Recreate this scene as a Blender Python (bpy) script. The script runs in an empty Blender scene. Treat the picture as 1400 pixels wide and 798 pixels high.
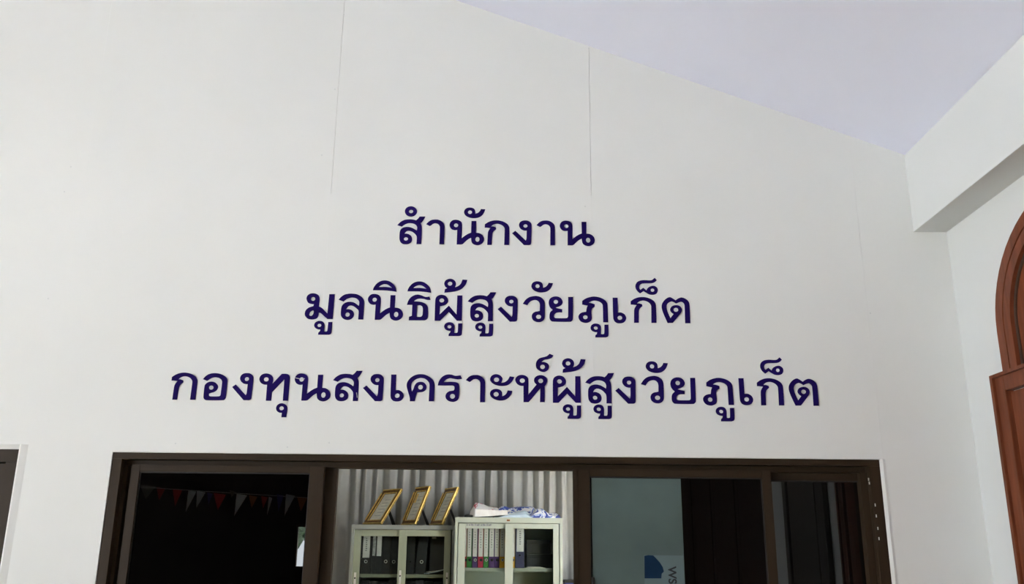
import bpy, bmesh, math, random
from mathutils import Matrix, Vector

# ---------------------------------------------------------------- camera, world, light, exposure
SC = bpy.context.scene
COL = SC.collection
EYE = Vector((0.0, 0.0, 1.58))
F_PX, CX, CY = 1080.0, 700.0, 489.4          # focal length and principal point of a 1400 x 798 frame
PITCH, YAW, ROLL = math.radians(14.084), math.radians(-0.067), math.radians(-0.558)


def cam_rotation():
    """camera axes (x right, y down, z forward) -> world"""
    base = Matrix(((1, 0, 0), (0, 0, 1), (0, -1, 0)))
    c, s = math.cos(PITCH), math.sin(PITCH)
    tilt = Matrix(((1, 0, 0), (0, c, -s), (0, s, c)))
    c, s = math.cos(ROLL), math.sin(ROLL)
    roll = Matrix(((c, -s, 0), (s, c, 0), (0, 0, 1)))
    c, s = math.cos(YAW), math.sin(YAW)
    yaw = Matrix(((c, -s, 0), (s, c, 0), (0, 0, 1)))
    return yaw @ base @ tilt @ roll


CAM_R = cam_rotation()
cd = bpy.data.cameras.new('camera')
cam = bpy.data.objects.new('camera', cd)
COL.objects.link(cam)
cd.sensor_width = 36.0
cd.lens = F_PX / 1400.0 * 36.0
cd.shift_y = (CY - 399.0) / 1400.0
cd.clip_start, cd.clip_end = 0.05, 300
m4 = (CAM_R @ Matrix(((1, 0, 0), (0, -1, 0), (0, 0, -1)))).to_4x4()
m4.translation = EYE
cam.matrix_world = m4
SC.camera = cam

world = bpy.data.worlds.new('sky')
SC.world = world
world.use_nodes = True
bg = world.node_tree.nodes['Background']
bg.inputs[0].default_value = (0.87, 0.94, 1.0, 1)
bg.inputs[1].default_value = 4.5

SC.view_settings.view_transform = 'Standard'
SC.view_settings.look = 'None'
SC.view_settings.gamma = 1
SC.view_settings.exposure = 1.68
SC.view_settings.use_curve_mapping = False


def area_light(name, loc, direction, sx, sy, power, color=(1, 1, 1), portal=False):
    l = bpy.data.lights.new(name, 'AREA')
    l.shape, l.size, l.size_y, l.energy, l.color = 'RECTANGLE', sx, sy, power, color
    if portal:
        l.cycles.is_portal = True
    o = bpy.data.objects.new(name, l)
    COL.objects.link(o)
    o.location = loc
    o.rotation_euler = Vector(direction).to_track_quat('-Z', 'Y').to_euler()
    return o


HALL_LEFT, HALL_REAR = -8.0, -7.0
sl = bpy.data.lights.new('sun', 'SUN')
sl.energy, sl.angle, sl.color = 45.0, math.radians(0.6), (0.98, 0.98, 1.0)
so = bpy.data.objects.new('sun', sl)
COL.objects.link(so)
so.rotation_euler = Vector((-0.45, 0.35, -1.0)).to_track_quat('-Z', 'Y').to_euler()
area_light('daylight_portal', (HALL_LEFT - 0.1, -3.2, 1.45), (1, 0, 0), 5.8, 2.75, 1.0, portal=True)
area_light('office_fill_light', (0.7, 5.2, 2.64), (0.0, 0.6, -0.9), 1.2, 0.3, 1.6, (1.0, 1.0, 0.96))  # unseen fill added to light the cabinets and curtain
area_light('office_fill_light', (-1.5, 5.4, 2.64), (0.1, 0.75, -0.75), 1.2, 0.3, 2.2, (1.0, 1.0, 0.96))  # second unseen fill, added to brighten the framed certificates

# ---------------------------------------------------------------- helpers
random.seed(4)
WY = 3.40                                     # front face of the lettered wall


def ray(px, py):
    return CAM_R @ Vector(((px - CX) / F_PX, (py - CY) / F_PX, 1.0))


def at(px, py, Y):
    d = ray(px, py)
    t = (Y - EYE.y) / d.y
    return EYE + d * t


def at_x(px, py, X):
    d = ray(px, py)
    return EYE + d * ((X - EYE.x) / d.x)


def mat(name, rgb, rough=0.6, metal=0.0, spec=0.5, noise=0.0, nscale=6.0, bump=0.0, bscale=60.0, stretch=None):
    m = bpy.data.materials.new(name)
    m.use_nodes = True
    nt = m.node_tree
    b = nt.nodes['Principled BSDF']
    b.inputs['Base Color'].default_value = (*rgb, 1)
    b.inputs['Roughness'].default_value = rough
    b.inputs['Metallic'].default_value = metal
    b.inputs['Specular IOR Level'].default_value = spec
    tc = nt.nodes.new('ShaderNodeTexCoord')
    mp = nt.nodes.new('ShaderNodeMapping')
    nt.links.new(tc.outputs['Object'], mp.inputs[0])
    if stretch:
        mp.inputs['Scale'].default_value = stretch
    n = nt.nodes.new('ShaderNodeTexNoise')
    n.inputs['Scale'].default_value = nscale
    n.inputs['Detail'].default_value = 4
    nt.links.new(mp.outputs[0], n.inputs['Vector'])
    r = nt.nodes.new('ShaderNodeValToRGB')
    lo = [max(0, c * (1 - noise)) for c in rgb]
    hi = [min(1, c * (1 + noise)) for c in rgb]
    r.color_ramp.elements[0].position, r.color_ramp.elements[1].position = 0.3, 0.7
    r.color_ramp.elements[0].color, r.color_ramp.elements[1].color = (*lo, 1), (*hi, 1)
    nt.links.new(n.outputs['Fac'], r.inputs[0])
    nt.links.new(r.outputs[0], b.inputs['Base Color'])
    if bump:
        n2 = nt.nodes.new('ShaderNodeTexNoise')
        n2.inputs['Scale'].default_value = bscale
        nt.links.new(mp.outputs[0], n2.inputs['Vector'])
        bp = nt.nodes.new('ShaderNodeBump')
        bp.inputs['Strength'].default_value = bump
        bp.inputs['Distance'].default_value = 0.002
        nt.links.new(n2.outputs['Fac'], bp.inputs['Height'])
        nt.links.new(bp.outputs[0], b.inputs['Normal'])
    return m


def glass_mat(name, tint, rough=0.0, ior=1.5):
    m = bpy.data.materials.new(name)
    m.use_nodes = True
    nt = m.node_tree
    nt.nodes.clear()
    out = nt.nodes.new('ShaderNodeOutputMaterial')
    tr = nt.nodes.new('ShaderNodeBsdfTransparent')
    tr.inputs[0].default_value = (*tint, 1)
    gl = nt.nodes.new('ShaderNodeBsdfGlossy')
    gl.inputs['Roughness'].default_value = rough
    fr = nt.nodes.new('ShaderNodeFresnel')
    fr.inputs['IOR'].default_value = ior
    mx = nt.nodes.new('ShaderNodeMixShader')
    nt.links.new(fr.outputs[0], mx.inputs[0])
    nt.links.new(tr.outputs[0], mx.inputs[1])
    nt.links.new(gl.outputs[0], mx.inputs[2])
    nt.links.new(mx.outputs[0], out.inputs[0])
    return m


def ramp_mat(name, stops, scale, rough=0.4, distort=1.0, detail=3):
    """plastic film printed with irregular patches of several colours"""
    m = bpy.data.materials.new(name)
    m.use_nodes = True
    nt = m.node_tree
    b = nt.nodes['Principled BSDF']
    b.inputs['Roughness'].default_value = rough
    tc = nt.nodes.new('ShaderNodeTexCoord')
    n = nt.nodes.new('ShaderNodeTexNoise')
    n.inputs['Scale'].default_value = scale
    n.inputs['Detail'].default_value = detail
    n.inputs['Distortion'].default_value = distort
    nt.links.new(tc.outputs['Object'], n.inputs['Vector'])
    r = nt.nodes.new('ShaderNodeValToRGB')
    r.color_ramp.interpolation = 'CONSTANT'
    els = r.color_ramp.elements
    while len(els) < len(stops):
        els.new(0.5)
    for e, (p, c) in zip(els, stops):
        e.position, e.color = p, (*c, 1)
    nt.links.new(n.outputs['Fac'], r.inputs[0])
    nt.links.new(r.outputs[0], b.inputs['Base Color'])
    return m


M = dict(
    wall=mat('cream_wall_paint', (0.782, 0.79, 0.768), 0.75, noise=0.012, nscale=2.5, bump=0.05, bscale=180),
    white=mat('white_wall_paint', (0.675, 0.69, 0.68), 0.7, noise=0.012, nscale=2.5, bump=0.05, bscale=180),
    seam=mat('joint_filler', (0.40, 0.38, 0.36), 0.9, noise=0.1),
    ceil=mat('ceiling_paint', (0.81, 0.835, 0.97), 0.8, noise=0.015, nscale=2.0),
    floor=mat('tile_floor', (0.57, 0.41, 0.19), 0.35, noise=0.12, nscale=3.0),
    ground=mat('outdoor_paving', (0.425, 0.43, 0.43), 0.9, noise=0.2, nscale=1.5),
    dark=mat('dark_timber_wall', (0.018, 0.014, 0.012), 0.9, spec=0.05, noise=0.3, nscale=4, stretch=(1, 1, 0.1)),
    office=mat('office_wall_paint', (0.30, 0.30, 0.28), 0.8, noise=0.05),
    alu=mat('brown_aluminium', (0.032, 0.0205, 0.0115), 0.5, spec=0.15, noise=0.10, nscale=3, stretch=(1, 1, 0.2)),
    black=mat('black_rubber', (0.008, 0.007, 0.007), 0.7, noise=0.1),
    navy=mat('navy_letter_plastic', (0.0125, 0.0052, 0.088), 0.6, spec=0.04, noise=0.06, nscale=20),
    wood=mat('varnished_red_wood', (0.165, 0.047, 0.021), 0.45, spec=0.2, noise=0.25, nscale=7, bump=0.15, bscale=40, stretch=(6, 6, 0.5)),
    woodd=mat('dark_groove_wood', (0.058, 0.034, 0.023), 0.45, noise=0.25, nscale=7, stretch=(6, 6, 0.5)),
    curtain=mat('grey_curtain_cloth', (0.37, 0.375, 0.365), 0.85, spec=0.15, noise=0.05, nscale=12, bump=0.25, bscale=250),
    steel=mat('pale_grey_green_steel', (0.40, 0.45, 0.40), 0.45, noise=0.03, nscale=8),
    olive=mat('olive_grey_steel', (0.27, 0.305, 0.23), 0.45, noise=0.04, nscale=8),
    olivet=mat('grey_steel', (0.25, 0.27, 0.255), 0.45, noise=0.04, nscale=8),
    chrome=mat('bright_metal', (0.66, 0.66, 0.64), 0.3, metal=0.25, noise=0.03),
    binder=mat('black_binder_board', (0.022, 0.023, 0.025), 0.6, noise=0.15, nscale=30),
    boxgrey=mat('dark_grey_board', (0.055, 0.058, 0.058), 0.6, noise=0.1),
    paper=mat('white_paper', (0.76, 0.77, 0.78), 0.7, noise=0.06, nscale=30),
    greyp=mat('grey_printed_paper', (0.42, 0.44, 0.43), 0.7, noise=0.45, nscale=45),
    print_=mat('grey_print', (0.22, 0.23, 0.26), 0.7, noise=0.3, nscale=60),
    gold=mat('gold_moulding', (0.88, 0.60, 0.17), 0.35, metal=0.35, noise=0.25, nscale=40),
    golddk=mat('dark_gold_moulding', (0.20, 0.105, 0.03), 0.4, metal=0.5, noise=0.3, nscale=40),
    cert=mat('certificate_paper', (0.78, 0.78, 0.68), 0.6, noise=0.14, nscale=14),
    rust=mat('rust_stain', (0.22, 0.09, 0.03), 0.8, noise=0.4, nscale=80),
    red=mat('red_board', (0.40, 0.045, 0.05), 0.5, noise=0.1),
    pink=mat('crimson_board', (0.52, 0.035, 0.085), 0.5, noise=0.1),
    green=mat('green_board', (0.045, 0.26, 0.06), 0.5, noise=0.1),
    purple=mat('purple_board', (0.095, 0.045, 0.19), 0.5, noise=0.1),
    yellow=mat('yellow_board', (0.65, 0.36, 0.03), 0.5, noise=0.1),
    navyb=mat('navy_board', (0.045, 0.05, 0.125), 0.5, noise=0.1),
    blue=mat('blue_plastic', (0.05, 0.075, 0.32), 0.45, noise=0.1),
    ltblue=mat('pale_blue_film', (0.52, 0.66, 0.80), 0.35, noise=0.08, nscale=15),
    film=mat('glass_dimmed_sheet', (0.080, 0.115, 0.108), 0.4, spec=0.35, noise=0.14, nscale=3.5),  # dimming by the tinted glass is put into this sheet's colour
    notice=mat('pale_notice_paper', (0.115, 0.16, 0.165), 0.5, spec=0.3, noise=0.06, nscale=9),
    blueink=mat('blue_print', (0.004, 0.022, 0.055), 0.6, spec=0.15, noise=0.12, nscale=12),
    ink=mat('black_print', (0.006, 0.009, 0.010), 0.6, noise=0.1),
    fleck=mat('white_paint_fleck', (0.6, 0.6, 0.57), 0.7, noise=0.1),
    f_white=mat('white_flag_cloth', (0.72, 0.73, 0.76), 0.8, noise=0.08),
    f_red=mat('red_flag_cloth', (0.62, 0.05, 0.04), 0.8, noise=0.1),
    f_orange=mat('orange_flag_cloth', (0.50, 0.17, 0.03), 0.8, noise=0.1),
    f_blue=mat('blue_flag_cloth', (0.06, 0.06, 0.30), 0.8, noise=0.1),
    f_grey=mat('grey_green_flag_cloth', (0.26, 0.26, 0.22), 0.8, noise=0.1),
    leaf=mat('green_leaves', (0.05, 0.10, 0.04), 0.6, noise=0.4, nscale=9),
    bagA=ramp_mat('white_bag_with_red_and_blue_print', [(0, (0.10, 0.16, 0.5)), (0.36, (0.80, 0.81, 0.84)), (0.60, (0.62, 0.08, 0.14)), (0.64, (0.8, 0.81, 0.84)), (0.70, (0.03, 0.2, 0.55))], 9),
    bagB=ramp_mat('white_bag_with_blue_print', [(0, (0.04, 0.07, 0.36)), (0.44, (0.14, 0.24, 0.60)), (0.48, (0.78, 0.80, 0.86)), (0.58, (0.45, 0.55, 0.78)), (0.62, (0.04, 0.07, 0.36))], 9, distort=2.0),
    glass=glass_mat('tinted_window_glass', (0.07, 0.075, 0.078), ior=1.62),
    clear=glass_mat('clear_cabinet_glass', (0.84, 0.86, 0.84), ior=1.22),
)


class MB:
    """collects simple solids into one mesh"""
    def __init__(self):
        self.v, self.f = [], []

    def box(self, a, b):
        (x0, y0, z0), (x1, y1, z1) = a, b
        x0, x1 = min(x0, x1), max(x0, x1)
        y0, y1 = min(y0, y1), max(y0, y1)
        z0, z1 = min(z0, z1), max(z0, z1)
        return self.hexa([(x0, y0, z0), (x1, y0, z0), (x1, y1, z0), (x0, y1, z0)],
                         [(x0, y0, z1), (x1, y0, z1), (x1, y1, z1), (x0, y1, z1)])

    def hexa(self, lo, hi):
        return self.loft([lo, hi])

    def loft(self, rings, caps=True, close=False):
        n, k = len(rings[0]), len(self.v)
        for r in rings:
            self.v += [tuple(p) for p in r]
        m = len(rings)
        for i in range(m if close else m - 1):
            a, b = k + i * n, k + ((i + 1) % m) * n
            for j in range(n):
                j2 = (j + 1) % n
                self.f.append((a + j, a + j2, b + j2, b + j))
        if caps and not close:
            self.f.append(tuple(k + j for j in reversed(range(n))))
            self.f.append(tuple(k + (m - 1) * n + j for j in range(n)))
        return self

    def tube(self, pts, r, n=8):
        rings = []
        for i, p in enumerate(pts):
            p = Vector(p)
            d = (Vector(pts[min(i + 1, len(pts) - 1)]) - Vector(pts[max(i - 1, 0)])).normalized()
            up = Vector((0, 0, 1)) if abs(d.z) < 0.9 else Vector((1, 0, 0))
            u = d.cross(up).normalized()
            w = u.cross(d)
            rings.append([p + u * math.cos(t) * r + w * math.sin(t) * r for t in [2 * math.pi * j / n for j in range(n)]])
        return self.loft(rings)

    def ringtube(self, c, u, w, R, r, n=14, k=6):
        c, u, w = Vector(c), Vector(u).normalized(), Vector(w).normalized()
        nn = u.cross(w)
        rings = []
        for i in range(n):
            t = 2 * math.pi * i / n
            d = u * math.cos(t) + w * math.sin(t)
            rings.append([c + d * (R + r * math.cos(s)) + nn * r * math.sin(s) for s in [2 * math.pi * j / k for j in range(k)]])
        return self.loft(rings, close=True)

    def prism(self, pts, y0, y1):
        """polygon of (x, z) points extruded along Y"""
        return self.loft([[(x, y0, z) for x, z in pts], [(x, y1, z) for x, z in pts]])

    def build(self, name, m, parent=None, smooth=False, bevel=0.0, kind=None):
        me = bpy.data.meshes.new(name)
        me.from_pydata(self.v, [], self.f)
        bm = bmesh.new()
        bm.from_mesh(me)
        bmesh.ops.recalc_face_normals(bm, faces=bm.faces)
        if bevel:
            bmesh.ops.bevel(bm, geom=bm.edges[:], offset=bevel, segments=2, affect='EDGES', profile=0.7, clamp_overlap=True)
        bm.to_mesh(me)
        bm.free()
        if smooth:
            for p in me.polygons:
                p.use_smooth = True
        me.materials.append(m)
        o = bpy.data.objects.new(name, me)
        COL.objects.link(o)
        if parent:
            o.parent = parent
            o.matrix_parent_inverse = Matrix.Translation(-parent.location) if parent.type == 'EMPTY' and not parent.parent else Matrix()
        if kind:
            o['kind'] = kind
        return o


def bx(a, b):
    return MB().box(a, b)


def tag(o, label, cat, group=None, kind=None):
    o['label'], o['category'] = label, cat
    if group:
        o['group'] = group
    if kind:
        o['kind'] = kind
    return o


def empty(name, loc):
    o = bpy.data.objects.new(name, None)
    COL.objects.link(o)
    o.location = loc
    o.empty_display_size = 0.1
    return o


def struct(o, label=None, cat=None):
    o['kind'] = 'structure'
    if label:
        o['label'] = label
    if cat:
        o['category'] = cat
    return o


# ---------------------------------------------------------------- structure: hall shell
RX = 2.01                                     # right wall plane
top_l, top_r = at(688, 22.5, WY), at(1234.5, 211, WY)
SLOPE = (top_r.z - top_l.z) / (top_r.x - top_l.x)
BX = (at(1234.5, 211, WY).x + at(1250, 318, WY).x) / 2     # beam face
BZ = at(1270, 317.5, WY).z                     # underside of the beam
RIDGE = -3.0


def roof(x):
    z = top_r.z + SLOPE * (x - top_r.x)
    if x < RIDGE:
        z = top_r.z + SLOPE * (2 * RIDGE - x - top_r.x)
    return z


c = MB()
for x0, x1 in ((HALL_LEFT - 1.5, RIDGE), (RIDGE, RX + 0.3)):  # left eave overhang added to cut sky light entering the hall
    c.hexa([(x0, HALL_REAR - 0.2, roof(x0)), (x1, HALL_REAR - 0.2, roof(x1)), (x1, WY + 0.12, roof(x1)), (x0, WY + 0.12, roof(x0))],
           [(x0, HALL_REAR - 0.2, roof(x0) + .1), (x1, HALL_REAR - 0.2, roof(x1) + .1), (x1, WY + 0.12, roof(x1) + .1), (x0, WY + 0.12, roof(x0) + .1)])
struct(c.build('ceiling', M['ceil']), 'pale lavender white ceiling sloping down to the right', 'ceiling')
struct(bx((HALL_LEFT - 0.5, HALL_REAR - 0.2, -0.1), (RX + 0.2, 8.0, 0)).build('floor', M['floor']), 'tiled floor of the hall and office', 'floor')
struct(bx((-60, -60, -0.3), (60, 60, -0.15)).build('ground', M['ground']), 'paved ground outside the hall', 'ground')

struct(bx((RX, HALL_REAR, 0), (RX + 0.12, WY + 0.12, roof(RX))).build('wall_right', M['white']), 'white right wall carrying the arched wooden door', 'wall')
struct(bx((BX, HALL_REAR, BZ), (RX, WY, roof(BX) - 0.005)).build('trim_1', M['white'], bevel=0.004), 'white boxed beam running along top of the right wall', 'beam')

# rear and left sides of the hall (seen only mirrored in the glass)
MIRROR_Y = 2 * (WY + .045) - HALL_REAR
wx0, wx1 = at(401, 760, MIRROR_Y).x, at(440, 760, MIRROR_Y).x
wz0, wz1 = at(412, 778, MIRROR_Y).z, at(412, 716, MIRROR_Y).z
r = MB()
r.box((HALL_LEFT, HALL_REAR - 0.1, 0), (wx0, HALL_REAR, 3.2)).box((wx1, HALL_REAR - 0.1, 0), (RX, HALL_REAR, 3.2))
r.box((wx0, HALL_REAR - 0.1, 0), (wx1, HALL_REAR, wz0)).box((wx0, HALL_REAR - 0.1, wz1), (wx1, HALL_REAR, 3.2))
r.prism([(HALL_LEFT, 3.2), (RX, 3.2), (RX, roof(RX)), (RIDGE, roof(RIDGE)), (HALL_LEFT, roof(HALL_LEFT))], HALL_REAR - 0.1, HALL_REAR)
struct(r.build('wall_rear', M['dark']), 'dark timber rear wall of the hall', 'wall')
struct(bx((HALL_LEFT, HALL_REAR, 0), (HALL_LEFT + 0.1, -6.0, roof(HALL_LEFT))).box((HALL_LEFT, -0.4, 0), (HALL_LEFT + 0.1, WY, 2.82)).box((HALL_LEFT, -6.0, 2.82), (HALL_LEFT + 0.1, WY, roof(HALL_LEFT) - 0.01)).build('wall_left', M['white']),
       'open left side of the hall with a lintel', 'wall')  # solid stretches shaped to hold back grazing daylight on the lettered wall

# ---------------------------------------------------------------- the lettered wall
WIN_T = (at(153, 617.3, WY).z + at(1202.3, 628.5, WY).z) / 2
WIN_L = (at(153, 617, WY).x + at(131.3, 798, WY).x) / 2
WIN_R = (at(1202.3, 629, WY).x + at(1220.5, 798, WY).x) / 2
W2_R = (at(24.5, 614, WY).x + at(1.5, 765, WY).x) / 2       # right edge of the second window's frame
W2_T = at(24.5, 613.5, WY).z
W2_L, SILL = W2_R - 1.25, 0.9
LINT = WIN_T + 0.03                            # above it the wall is made of boards
TH = 0.12
WL = HALL_LEFT
w = MB()
CH_T, CH_L, CH_R = 0.002, 0.001, 0.024         # plaster chamfers round the opening: top, left, right
CD = 0.003
w.box((WL, WY, 0), (W2_L, WY + TH, LINT)).box((W2_L, WY, 0), (W2_R + .04, WY + TH, SILL)).box((W2_L, WY, W2_T + .02), (W2_R + .04, WY + TH, LINT))
w.box((W2_R + .04, WY, 0), (WIN_L - CH_L, WY + TH, LINT))
w.box((WIN_L - CH_L, WY, 0), (WIN_R + CH_R, WY + TH, SILL))
w.box((WIN_L - CH_L, WY, WIN_T + CH_T), (WIN_R + CH_R, WY + TH, LINT))
w.box((WIN_R + CH_R, WY, 0), (RX, WY + TH, LINT))
w.prism([(WL, LINT), (RX, LINT), (RX, roof(RX)), (RIDGE, roof(RIDGE)), (WL, roof(WL))], WY + 0.012, WY + TH)
wall_back = struct(w.build('wall_back', M['wall']), 'cream gable wall with navy lettering above the window', 'wall')
wall_back.data.materials.append(M['seam'])
for p in wall_back.data.polygons:
    cc = p.center
    if abs(cc.y - (WY + 0.012)) < 0.001 and cc.z > LINT:
        p.material_index = 1
# chamfers: sloping plaster edges
ch = MB()


def slope_strip(a, b, c_, d):
    k = len(ch.v)
    ch.v += [tuple(a), tuple(b), tuple(c_), tuple(d)]
    ch.f.append((k, k + 1, k + 2, k + 3))


def wedge(poly, axis, lo, hi):
    rings = []
    for s in (lo, hi):
        rings.append([(u, v, s) if axis == 'z' else (s, v, u) for u, v in poly])
    ch.loft(rings)


wedge([(WIN_L - CH_L, WY), (WIN_L, WY + CD), (WIN_L, WY + TH), (WIN_L - CH_L, WY + TH)], 'z', SILL, WIN_T + CH_T)
wedge([(WIN_R + CH_R, WY), (WIN_R + .012, WY - .003), (WIN_R, WY + .002), (WIN_R, WY + TH), (WIN_R + CH_R, WY + TH)], 'z', SILL, WIN_T + CH_T)
wedge([(WIN_T + CH_T, WY), (WIN_T, WY + CD), (WIN_T, WY + TH), (WIN_T + CH_T, WY + TH)], 'x', WIN_L - CH_L, WIN_R + CH_R)
wedge([(W2_R + .04, WY), (W2_R + .012, WY - .007), (W2_R, WY + .004), (W2_R, WY + TH), (W2_R + .04, WY + TH)], 'z', SILL, W2_T + .02)
wedge([(W2_T + .02, WY), (W2_T, WY + .012), (W2_T, WY + TH), (W2_T + .02, WY + TH)], 'x', W2_L, W2_R + .04)
o = ch.build('plaster_edge', M['wall'], wall_back)

# boards of the gable: joints at X, width of joint; wider in the upper row
seams = [at(467, 60, WY).x - 1.16, at(467, 60, WY).x, at(806.5, 160, WY).x, at(1192, 480, WY).x]
seams = [WL, seams[0] - 2.32, seams[0] - 1.16] + seams + [RX]
seams = sorted(s for s in seams if WL <= s <= RX)
ROW = at(807, 268, WY).z
gap_up = {seams[-3]: 0.0008, seams[-4]: 0.0006}


def board(x0, x1, z0, z1f, name='board'):
    pts = [(x0, z0), (x1, z0)]
    if z1f is None:
        pts += [(x1, roof(x1))]
        if x0 < RIDGE < x1:
            pts += [(RIDGE, roof(RIDGE))]
        pts += [(x0, roof(x0))]
    else:
        pts += [(x1, z1f), (x0, z1f)]
    return MB().prism(pts, WY, WY + 0.012).build(name, M['wall'], wall_back)


for i in range(len(seams) - 1):
    a, b = seams[i], seams[i + 1]
    for z0, z1, g in ((LINT, ROW, 0.00008), (ROW, None, None)):
        ga = g if g is not None else gap_up.get(a, 0.0001)
        gb = g if g is not None else gap_up.get(b, 0.0001)
        if b == seams[-2] and z1 is not None:
            gb = 0.00025
        if a == seams[-2] and z1 is not None:
            ga = 0.00025
        board(a + ga, b - gb, z0, z1)
# filled screw heads dotted over the boards
d = MB()
for px, py in ((458, 122), (97, 228), (66, 408), (240, 606), (393, 611), (440, 212), (800, 282), (88, 262), (450, 605), (1190, 428), (470, 20), (805, 66)):
    p = at(px, py, WY)
    d.loft([[(p.x + .004 * math.cos(t), y, p.z + .004 * math.sin(t)) for t in [k * math.pi / 4 for k in range(8)]] for y in (WY - .0006, WY + .002)])
d.build('screw_filler', M['white'], wall_back, kind='stuff')

# ---------------------------------------------------------------- the lettering
# each glyph: crop origin, crop scale, outer contours and holes in crop pixels (a third value marks a corner)
GL = {}


def glyph(key, crop, s, outer, holes=(), feat=None):
    GL[key] = (crop, s, outer, holes, feat)


def ell(cx, cy, rx, ry, n=18):
    return [(cx + rx * math.cos(2 * math.pi * i / n), cy + ry * math.sin(2 * math.pi * i / n)) for i in range(n)]


glyph('so', (540, 280), 13.3, [(45, 372, 1), (100, 318), (170, 280), (250, 268), (330, 272), (385, 285, 1), (420, 255), (450, 218, 1), (552, 218, 1), (530, 260), (500, 305), (468, 335, 1), (485, 380), (490, 440), (480, 715, 1), (392, 715, 1), (398, 600), (388, 560), (340, 508), (290, 480), (240, 472), (200, 490), (172, 530, 1), (210, 528), (255, 540), (297, 572), (312, 620), (300, 672), (258, 706), (195, 718), (130, 705), (92, 662), (82, 600), (90, 490), (115, 442), (160, 415), (230, 405), (300, 418), (350, 442), (398, 472, 1), (405, 425), (395, 387), (362, 355), (310, 338), (250, 336), (195, 352), (155, 376), (125, 398, 1)],
      [ell(200, 622, 38, 33)], (480, 715))
glyph('nikhahit', (540, 280), 13.3, ell(291, 121, 110, 92, 28), [ell(293, 122, 39, 33)], (291, 120))
glyph('aa', (580, 295), 17.733, [(50, 205, 1), (110, 145), (185, 105), (270, 95), (350, 102), (430, 142), (480, 200), (494, 275), (480, 690, 1), (368, 690, 1), (380, 285), (365, 232), (325, 195), (270, 182), (215, 195), (170, 228), (135, 248, 1)], (), (480, 690))
glyph('no', (608, 280), 13.3, [(88, 370), (102, 325), (137, 290), (190, 276), (255, 285), (300, 315), (317, 370), (308, 612, 1), (370, 565), (430, 530), (482, 510, 1), (487, 298, 1), (575, 298, 1), (568, 512, 1), (635, 522), (690, 560), (716, 620), (702, 680), (655, 720), (595, 736), (530, 720), (490, 680), (478, 600, 1), (420, 632), (370, 675), (330, 712), (300, 722, 1), (218, 722, 1), (228, 458, 1), (180, 462), (132, 447), (100, 412)],
      [ell(207, 375, 39, 36), ell(595, 630, 39, 46)], (218, 722))
glyph('hanakat', (608, 280), 13.3, [(352, 135), (367, 90), (405, 61), (460, 52), (520, 65), (553, 102), (558, 165, 1), (605, 148), (640, 115), (660, 78, 1), (738, 85, 1), (715, 140), (680, 190), (620, 228), (550, 242), (480, 238), (410, 215), (367, 178)], [ell(460, 135, 38, 35)], (738, 85))
glyph('ko', (658, 295), 17.733, [(88, 212, 1), (160, 165), (250, 130), (340, 117), (440, 122), (540, 150), (625, 200), (668, 258), (682, 325), (675, 710, 1), (555, 710, 1), (568, 325), (550, 277), (510, 237), (450, 207), (380, 195), (310, 208), (262, 235), (235, 264, 1), (290, 264), (352, 284, 1), (360, 325, 1), (305, 370), (277, 418), (266, 480), (255, 708, 1), (145, 708, 1), (158, 450), (166, 395), (190, 345), (225, 300, 1), (160, 292), (85, 287, 1)], (), (675, 710))
glyph('ngo', (695, 295), 17.733, [(92, 425, 1), (170, 368, 1), (422, 606, 1), (438, 560), (445, 360, 1), (395, 360), (333, 340), (280, 292), (258, 235), (275, 172), (330, 130), (405, 118), (480, 128), (540, 170), (564, 235), (553, 655), (540, 695), (505, 712, 1), (380, 712, 1)], [ell(414, 250, 50, 44)], (380, 712))
glyph('mo', (410, 395), 11.4, [(105, 158), (117, 110), (155, 78), (210, 68), (265, 80), (300, 110), (310, 160), (298, 272, 1), (350, 302), (430, 382, 1), (460, 82, 1), (545, 82, 1), (512, 468, 1), (430, 468, 1), (370, 415), (325, 376), (296, 368, 1), (292, 405), (278, 442), (248, 465), (190, 475), (130, 465), (90, 430), (78, 385), (95, 332), (140, 292), (212, 268, 1), (222, 236, 1), (178, 232), (130, 213)],
      [ell(207, 155, 34, 31), [(148, 395), (163, 357), (203, 333), (219, 350), (207, 395), (182, 419), (155, 415)]], (512, 468))
glyph('uu', (410, 395), 11.4, [(224, 568), (238, 528), (275, 503), (320, 498), (365, 513), (386, 557), (378, 662, 1), (418, 662), (432, 640), (445, 515, 1), (508, 515, 1), (495, 670), (482, 700), (450, 712, 1), (285, 712, 1), (290, 678, 1), (312, 660), (322, 632, 1), (280, 627), (240, 605)], [ell(305, 567, 31, 26)], (285, 712))
glyph('lo', (455, 395), 15.96, [(130, 234, 1), (190, 170), (260, 125), (340, 107), (430, 104), (530, 118), (620, 165), (672, 225), (686, 292), (668, 665, 1), (555, 665, 1), (565, 480), (520, 425), (460, 380), (400, 360), (340, 378), (290, 446, 1), (350, 442), (420, 465), (460, 520), (457, 585), (420, 640), (350, 672), (270, 667), (205, 625), (177, 560), (185, 430), (207, 360), (260, 310), (330, 285), (420, 285), (490, 310), (570, 370, 1), (580, 300), (568, 255), (520, 210), (460, 190), (390, 190), (320, 210), (275, 240), (235, 274, 1)], [ell(322, 558, 49, 47)], (668, 665))
glyph('i', (500, 380), 13.3, [(132, 222, 1), (150, 170), (200, 105), (270, 60), (350, 45), (430, 60), (500, 110), (545, 170), (560, 250, 1), (460, 235), (350, 225), (250, 222)], [[(235, 165, 1), (280, 130), (345, 110), (410, 125), (480, 181, 1), (420, 170), (350, 163), (290, 165)]], (132, 222))
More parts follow.
